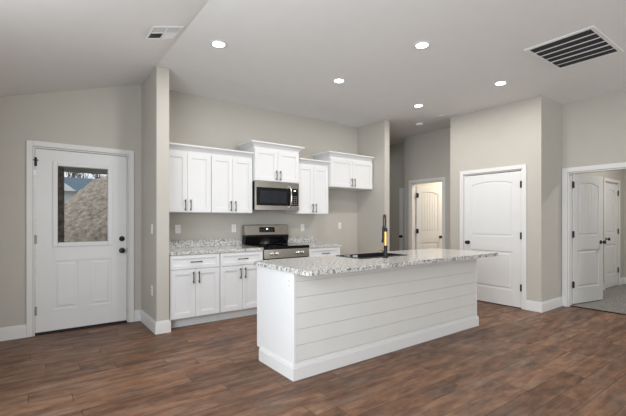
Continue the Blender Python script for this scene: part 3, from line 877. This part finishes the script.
# sink
def sink():
    root = thing('kitchen_sink', 'black drop-in sink set into the island granite', 'sink', ((SX0 + SX1) / 2, (SY0 + SY1) / 2, IC1))
    t = 0.0125
    bm = NB()
    zr = IC1 + 0.007
    bx0, bx1, by0, by1 = SX0 + 0.020, SX1 - 0.020, SY0 + 0.020, SY1 - 0.020
    # rim ring
    for q in ((SX0, SX1, SY0, by0), (SX0, SX1, by1, SY1), (SX0, bx0, by0, by1), (bx1, SX1, by0, by1)):
        box(bm, q[0], q[1], q[2], q[3], IC1 + 0.0005, zr)
    # basin walls and bottom
    zb = 0.70
    w = 0.006
    box(bm, bx0 - w, bx0, by0 - w, by1 + w, zb, IC1 + 0.0005); box(bm, bx1, bx1 + w, by0 - w, by1 + w, zb, IC1 + 0.0005)
    box(bm, bx0, bx1, by0 - w, by0, zb, IC1 + 0.0005); box(bm, bx0, bx1, by1, by1 + w, zb, IC1 + 0.0005)
    box(bm, bx0 - w, bx1 + w, by0 - w, by1 + w, zb - w, zb)
    obj('basin', bm, SINKM, root)
    bm = NB(); lathe(bm, [(0.045, zb + 0.001), (0.045, zb + 0.004), (0.02, zb + 0.002)], ((SX0+SX1)/2, (SY0+SY1)/2 , 0), 'z', 20)
    obj('drain', bm, CHROME, root)
    bm = NB(); box(bm, bx0 + 0.02, bx0 + 0.16, by1 - 0.0015, by1 - 0.0005, 0.86, 0.894)  # plain white patches set on the basin wall
    box(bm, bx0 + 0.20, bx0 + 0.27, by1 - 0.0015, by1 - 0.0005, 0.865, 0.892)
    tag(obj('white_patch', bm, OFFWHITE, root), 'white patches on the inner wall')
sink()
def faucet():
    fx, fy, z = 2.862, 2.640, IC1 + 0.0005
    ux, uy = 0.50, 0.866      # the spout is turned a little to one side
    root = thing('kitchen_faucet', 'tall black and gold spring faucet standing at the island sink', 'faucet', (fx, fy, z))
    bm = NB(); lathe(bm, [(0.027, z), (0.027, z + 0.006), (0.0185, z + 0.010), (0.0185, z + 0.120), (0.016, z + 0.124)], (fx, fy, 0), 'z', 24)
    obj('faucet_base', bm, BLACK, root, smooth=True)
    bm = NB(); lathe(bm, [(0.0175, z + 0.124), (0.0175, z + 0.262)], (fx, fy, 0), 'z', 20)
    obj('gold_body', bm, GOLD, root, smooth=True)
    bm = NB(); lathe(bm, [(0.019, z + 0.2625), (0.019, z + 0.298), (0.013, z + 0.302)], (fx, fy, 0), 'z', 20)
    tube(bm, [(fx, fy, z + 0.275), (fx + ux * 0.085, fy + uy * 0.085, z + 0.275)], 0.006, 8)
    obj('collar', bm, BLACK, root, smooth=True)
    # arched hose with spring
    arc = [(fx, fy, z + 0.298)]
    for i in range(0, 17):
        a = PI * i / 16
        q = 0.035 - 0.035 * math.cos(a); arc.append((fx + ux * q, fy + uy * q, z + 0.385 + 0.045 * math.sin(a)))
    arc.append((fx + ux * 0.07, fy + uy * 0.07, z + 0.315))
    bm = NB(); tube(bm, arc, 0.0048, 8)
    obj('hose', bm, BLACK, root, smooth=True)
    # helical spring around the arc
    path = [Vector(p) for p in arc]
    L = [0]
    for a, b in zip(path, path[1:]): L.append(L[-1] + (b - a).length)
    def at(s):
        for i in range(len(path) - 1):
            if s <= L[i + 1]:
                t = (s - L[i]) / (L[i + 1] - L[i]); d = (path[i + 1] - path[i]).normalized()
                return path[i].lerp(path[i + 1], t), d
        return path[-1], (path[-1] - path[-2]).normalized()
    pts = []
    turns = 30
    for i in range(turns * 10 + 1):
        s = L[-1] * i / (turns * 10)
        p, d = at(s)
        u = Vector((uy, -ux, 0)); v = d.cross(u).normalized()
        a = 2 * PI * i / 10
        pts.append(p + u * (0.0098 * math.cos(a)) + v * (0.0098 * math.sin(a)))
    bm = NB(); tube(bm, pts, 0.0019, 5)
    obj('spring', bm, SPRING, root, smooth=True)
    bm = NB(); lathe(bm, [(0.009, z + 0.318), (0.014, z + 0.300), (0.0145, z + 0.190), (0.021, z + 0.172), (0.021, z + 0.150), (0.017, z + 0.147)], (fx + ux * 0.07, fy + uy * 0.07, 0), 'z', 20)
    obj('spray_head', bm, BLACK, root, smooth=True)
    bm = NB(); tube(bm, [(fx, fy + 0.018, z + 0.060), (fx, fy + 0.040, z + 0.062)], 0.012, 12)
    tube(bm, [(fx, fy + 0.036, z + 0.062), (fx - 0.03, fy + 0.05, z + 0.085), (fx - 0.055, fy + 0.055, z + 0.098)], 0.005, 8)
    obj('lever_handle', bm, GOLD, root, smooth=True)
faucet()

# ------------------------------------------------------------------ outlets and switches (local: plate on wall facing -y)
def outlet(label, loc, rz, kind='outlet'):
    root = thing('wall_outlet' if kind == 'outlet' else 'light_switch', label, 'outlet' if kind == 'outlet' else 'switch', loc, rz)
    bm = NB(); box(bm, -0.036, 0.036, -0.006, -0.0005, -0.058, 0.058, 0.002)
    obj('cover_plate', bm, PLASTIC, root, local=True)
    if kind == 'outlet':
        for z in (-0.020, 0.020):
            bm = NB(); box(bm, -0.0165, 0.0165, -0.0085, -0.0062, z - 0.014, z + 0.014, 0.001)
            s = obj('socket', bm, PLASTIC, root, local=True)
            bm = NB(); box(bm, -0.008, -0.006, -0.0092, -0.0086, z - 0.006, z + 0.005); box(bm, 0.006, 0.008, -0.0092, -0.0086, z - 0.006, z + 0.005)
            obj('slot', bm, SLOT, s, local=True)
    else:
        bm = NB(); box(bm, -0.016, 0.016, -0.010, -0.0062, -0.033, 0.033, 0.001)
        obj('rocker', bm, PLASTIC, root, local=True)
outlet('white outlet above the counter near the left stub wall', (1.575, WY, 1.155), 0)
outlet('white outlet above the counter just left of the range', (2.385, WY, 1.155), 0)
outlet('white outlet above the counter just right of the range', (3.615, WY, 1.155), 0)
outlet('white outlet in the empty refrigerator space', (4.425, WY, 1.175), 0)
outlet('white outlet low on the left side of the stub wall', (KX, 4.64, 0.462), -PI / 2)
outlet('white light switch on the left side of the stub wall', (KX, 4.64, 1.172), -PI / 2, 'switch')
outlet('white outlet at the top of the island end panel', (IX0, 2.575, 0.765), -PI / 2)

# ------------------------------------------------------------------ ceiling fixtures
def downlight(label, x, y, lit=True):
    root = thing('recessed_light', label, 'ceiling light', (x, y, CZ), group='round recessed ceiling lights')
    bm = NB()
    n = 32
    prof = [(0.084, CZ - 0.0005), (0.084, CZ - 0.005), (0.076, CZ - 0.008), (0.057, CZ - 0.006), (0.057, CZ - 0.0005)]
    rings = [[bm.verts.new((x + r * math.cos(2*PI*k/n), y + r * math.sin(2*PI*k/n), z)) for k in range(n)] for r, z in prof]
    for A, B in zip(rings, rings[1:] + rings[:1]):
        for k in range(n): bm.faces.new((A[k], A[(k+1)%n], B[(k+1)%n], B[k]))
    obj('trim_ring', bm, TRIM, root, smooth=True)
    bm = NB(); lathe(bm, [(0.056, CZ - 0.001), (0.056, CZ - 0.007), (0.045, CZ - 0.010), (0.010, CZ - 0.012)], (x, y, 0), 'z', n)
    obj('lens', bm, LENS if lit else DIMLENS, root, smooth=True)
    if lit:
        a = area_light('lamp', (0, 0, -0.016), (0, 0, 0), 0.13, 0.13, CAN_W, (1.0, 0.955, 0.90), parent=root, shape='DISK')
    return root
downlight('lit recessed light nearest the left ceiling vent', 1.471, 3.545)
downlight('lit recessed light high above the island middle, largest in view', 3.092, 2.372)
downlight('lit recessed light above the range area', 3.051, 3.584)
downlight('lit recessed light nearest the hall opening', 4.676, 3.651)
downlight('lit recessed light between the pantry and the large return grille', 4.740, 2.440)
downlight('unlit round recessed light at the ceiling by the hall', 5.43, 3.80, lit=False)
root = thing('smoke_detector', 'small white round smoke detector on the hall ceiling', 'smoke detector', (5.56, 4.33, CZ))
bm = NB(); lathe(bm, [(0.070, CZ - 0.0005), (0.070, CZ - 0.014), (0.062, CZ - 0.030), (0.030, CZ - 0.036)], (5.56, 4.33, 0), 'z', 28)
obj('detector_body', bm, PLASTIC, root, smooth=True)
bm = NB(); lathe(bm, [(0.0705, CZ - 0.006), (0.0705, CZ - 0.009)], (5.56, 4.33, 0), 'z', 28)
obj('detector_base', bm, GREYMETAL, root)

# large return grille
def return_grille():
    x0, x1, y0, y1 = 3.995, 4.830, 1.225, 1.820
    root = thing('return_air_grille', 'large white framed ceiling grille with dark slots at upper right', 'vent', ((x0+x1)/2, (y0+y1)/2, CZ))
    bm = NB(); f = 0.035; za, zb = CZ - 0.016, CZ - 0.0008
    box(bm, x0, x1, y0, y0 + f, za, zb, 0.003); box(bm, x0, x1, y1 - f, y1, za, zb, 0.003)
    box(bm, x0, x0 + f, y0 + f, y1 - f, za, zb, 0.003); box(bm, x1 - f, x1, y0 + f, y1 - f, za, zb, 0.003)
    obj('frame', bm, TRIM, root)
    bm = NB(); box(bm, x0 + f, x1 - f, y0 + f, y1 - f, CZ - 0.003, CZ - 0.001)
    obj('filter_backing', bm, DUCT, root)
    n = 5
    for i in range(1, n + 1):
        x = x0 + f + (x1 - x0 - 2 * f) * i / (n + 1)
        bm = NB(); box(bm, x - 0.0055, x + 0.0055, y0 + f, y1 - f, za + 0.001, za + 0.010)
        obj('bar', bm, TRIM, root)
    n = 26
    bm = NB()
    for i in range(n):
        x = x0 + f + 0.008 + (x1 - x0 - 2 * f - 0.016) * (i + 0.5) / n
        prism(bm, [(x - 0.008, CZ - 0.004), (x - 0.007, CZ - 0.004), (x + 0.001, CZ - 0.013), (x, CZ - 0.013)], 'y', y0 + f, y1 - f)
    tag(obj('louver', bm, DUCT, root), kind='stuff')
return_grille()

# small supply register on the sloped ceiling
def register():
    xc, yc = 0.950, 3.510
    w, l = 0.270, 0.280
    a = math.atan(0.305)
    root = thing('ceiling_register', 'small white ceiling register with a dark section at upper left', 'vent', (xc, yc, slope(xc) - 0.0008))
    root.rotation_euler = (0, -a, 0)
    WM[root] = Matrix.Translation((xc, yc, slope(xc) - 0.0008)) @ Matrix.Rotation(-a, 4, 'Y')
    bm = NB(); f = 0.016; h = 0.008
    box(bm, -w/2, w/2, -l/2, -l/2 + f, -h, 0, 0.002); box(bm, -w/2, w/2, l/2 - f, l/2, -h, 0, 0.002)
    box(bm, -w/2, -w/2 + f, -l/2 + f, l/2 - f, -h, 0, 0.002); box(bm, w/2 - f, w/2, -l/2 + f, l/2 - f, -h, 0, 0.002)
    box(bm, -0.008, 0.008, -l/2 + f, l/2 - f, -h, 0)
    box(bm, -w/2 + f, -0.008, -0.006, 0.006, -h, 0); box(bm, 0.008, w/2 - f, -0.006, 0.006, -h, 0)
    obj('frame', bm, TRIM, root, local=True)
    bm = NB(); box(bm, -w/2 + f, w/2 - f, -l/2 + f, l/2 - f, -0.0014, -0.0003)
    obj('duct_backing', bm, DUCT, root, local=True)
    # four banks of blades, each bank throwing air its own way
    for xa, xb in ((-w/2 + f, -0.008), (0.008, w/2 - f)):
        for ya, yb in ((-l/2 + f, -0.006), (0.006, l/2 - f)):
            bm = NB(); n = 5
            lean = (0.010 if xa > 0 else -0.0075) if ya > 0 else 0.0005
            for i in range(n):
                y = ya + (yb - ya) * (i + 0.5) / n
                prism(bm, [(y - lean, -0.002), (y - lean + 0.0015, -0.002), (y + lean + 0.0015, -0.0078), (y + lean, -0.0078)], 'x', xa, xb)
            obj('blade_bank', bm, TRIM, root, local=True)
register()

# ------------------------------------------------------------------ lamps in the neighbouring rooms (ceiling fixtures out of view)
def flush_light(label, x, y, power, color):
    root = thing('flush_ceiling_light', label, 'ceiling light', (x, y, CZ))
    bm = NB(); lathe(bm, [(0.16, CZ - 0.0005), (0.16, CZ - 0.02), (0.13, CZ - 0.06), (0.03, CZ - 0.075)], (x, y, 0), 'z', 24)
    obj('glass_dome', bm, DIMLENS, root, smooth=True)
    area_light('lamp', (0, 0, -0.085), (0, 0, 0), 0.28, 0.28, power, color, parent=root, shape='DISK')
flush_light('flush ceiling light inside the bathroom', 7.6, 4.35, BATH_W, (1.0, 0.87, 0.70))
flush_light('flush ceiling light inside the carpeted room', 8.0, 1.0, BEDROOM_W, (1.0, 0.96, 0.9))
flush_light('unseen flush ceiling light added deep in the hall', 5.8, 6.3, HALL_W, (0.9, 0.95, 1.0))  # dim bluish lamp added to lift the dark hall

# ------------------------------------------------------------------ outside the entry door
bm = NB(); box(bm, -30, 40, 5.46, 60, -0.45, -0.30)
struct('ground', bm, GROUND, 'bare brown yard outside the entry door', 'ground')
bm = NB(); box(bm, -1.5, 3.0, 5.325, 6.9, -0.30, -0.02)
struct('floor_porch', bm, SOFFIT, 'concrete porch slab outside the entry door', 'porch')
root = thing('porch_roof', 'flat grey porch ceiling seen at the top of the door glass', 'porch', (0.5, 6.1, 2.2))
bm = NB(); box(bm, -1.6, 2.6, 5.34, 7.35, 2.27, 2.40)
obj('soffit', bm, SOFFIT, root)
bm = NB(); box(bm, -1.6, 2.6, 7.20, 7.36, 2.06, 2.269)
obj('beam', bm, SOFFIT, root)
root = thing('porch_light', 'small white light on the porch ceiling', 'lamp', (0.98, 6.4, 2.27))
bm = NB(); lathe(bm, [(0.11, 2.2695), (0.11, 2.25), (0.08, 2.22), (0.02, 2.21)], (0.98, 6.4, 0), 'z', 20)
obj('lens', bm, LENS, root, smooth=True)
bm = NB(); box(bm, 0.24, 0.40, 6.72, 6.88, -0.019, 2.269, 0.01)
bmesh.ops.translate(bm, verts=bm.verts, vec=(-0.012, 0.0, 0))
tag(obj('porch_post', bm, POSTM), 'mottled brown porch post at the left of the door glass', 'post')

def mound():
    bm = NB()
    n, m_ = 90, 70
    g = []
    for i in range(n + 1):
        x = -4.0 + 11.0 * i / n
        rowv = []
        for j in range(m_ + 1):
            y = 7.5 + 7.0 * j / m_
            crest = 0.62 + 2.55 / (1 + math.exp(-(x - 0.85) * 1.3)) - 0.10 * max(0, x - 3.0) ** 2
            s = (y - 7.5) / 7.0
            prof = math.sin(min(1.0, s / 0.55) * PI / 2) if s < 0.55 else max(0.0, math.cos((s - 0.55) / 0.45 * PI / 2))
            edge = min(1.0, (x + 4.0) / 1.5, (7.0 - x) / 2.0)
            z = -0.32 + max(0.0, crest + 0.3) * prof * max(0, edge)
            z += (0.16 * noise.noise(Vector((x * 1.3, y * 1.3, 0))) + 0.08 * noise.noise(Vector((x * 4, y * 4, 3))) + 0.035 * noise.noise(Vector((x * 11, y * 11, 7)))) * min(1, prof * 3) * max(0, edge)
            rowv.append(bm.verts.new((x, y, z)))
        g.append(rowv)
    for i in range(n):
        for j in range(m_):
            bm.faces.new((g[i][j], g[i+1][j], g[i+1][j+1], g[i][j+1]))
    # skirt and bottom so that it is solid
    low = -0.34
    rim = [g[i][0] for i in range(n + 1)] + [g[n][j] for j in range(1, m_ + 1)] + [g[i][m_] for i in range(n - 1, -1, -1)] + [g[0][j] for j in range(m_ - 1, 0, -1)]
    lo = [bm.verts.new((v.co.x, v.co.y, low)) for v in rim]
    for k in range(len(rim)):
        j = (k + 1) % len(rim)
        bm.faces.new((rim[k], rim[j], lo[j], lo[k]))
    bm.faces.new(lo)
    tag(obj('dirt_mound', bm, DIRT, smooth=True), 'tall heap of loose brown dirt seen through the door glass', 'dirt mound')
mound()
for k, (x, y, l, a) in enumerate(((1.05, 8.0, 0.35, 0.9),)):
    bm = NB(); tube(bm, [(0.98, 7.92, 0.72), (1.08, 8.02, 0.74), (1.2, 8.05, 0.66)], 0.012, 6)
    tag(obj('stick', bm, OFFWHITE), 'short pale stick lying on the dirt heap', 'stick')
def house():
    x0, x1, y0, y1 = -0.4, 9.0, 26.0, 34.0
    root = thing('neighbor_house', 'white house with blue grey roof behind the dirt heap', 'house', ((x0+x1)/2, y0, -0.3))
    bm = NB(); box(bm, x0, x1, y0, y1, -0.3, 2.95)
    obj('wall', bm, HWHITE, root)
    bm = NB(); prism(bm, [(y0 - 0.5, 2.955), (y1 + 0.5, 2.955), ((y0+y1)/2, 4.15)], 'x', x0 - 0.4, x1 + 0.4)
    obj('roof', bm, SIDING, root)
    bm = NB(); prism(bm, [(x0 - 0.6, 2.9), (x0 + 2.4, 2.9), (x0 + 1.1, 3.9)], 'y', y0 - 1.2, y0 - 0.9)
    obj('gable', bm, HWHITE, root)
    bm = NB(); box(bm, x0 + 0.7, x0 + 1.6, y0 - 0.06, y0 - 0.001, 0.6, 1.8)
    obj('window', bm, SIDING, root)
house()
def bare_tree(x, y, h, label, seed):
    rnd = random.Random(seed)
    bm = NB()
    def branch(p, d, L, r, depth):
        q = p + d * L
        midp = p + d * (L * 0.5) + Vector((rnd.uniform(-.05, .05), 0, 0)) * L
        tube(bm, [p, midp, q], r, 5, [r, r * .85, r * .65])
        if depth == 0: return
        for _ in range(3):
            nd = (d + Vector((rnd.uniform(-.6, .6), rnd.uniform(-.4, .4), rnd.uniform(-.1, .5)))).normalized()
            branch(p + d * (L * rnd.uniform(0.55, 1.0)), nd, L * rnd.uniform(.55, .75), r * .6, depth - 1)
    branch(Vector((x, y, -0.3)), Vector((0, 0, 1)), h * 0.36, h * 0.02, 5)
    tag(obj('bare_tree', bm, BARK), label, 'tree', 'bare trees behind the house')
for i, (x, y, h) in enumerate(((3.0, 42, 9.0), (6.6, 52, 11.0), (11.5, 46, 9.5), (-3.0, 50, 11.0))):
    bare_tree(x, y, h, 'leafless grey tree behind the blue roofed house', 20 + i)
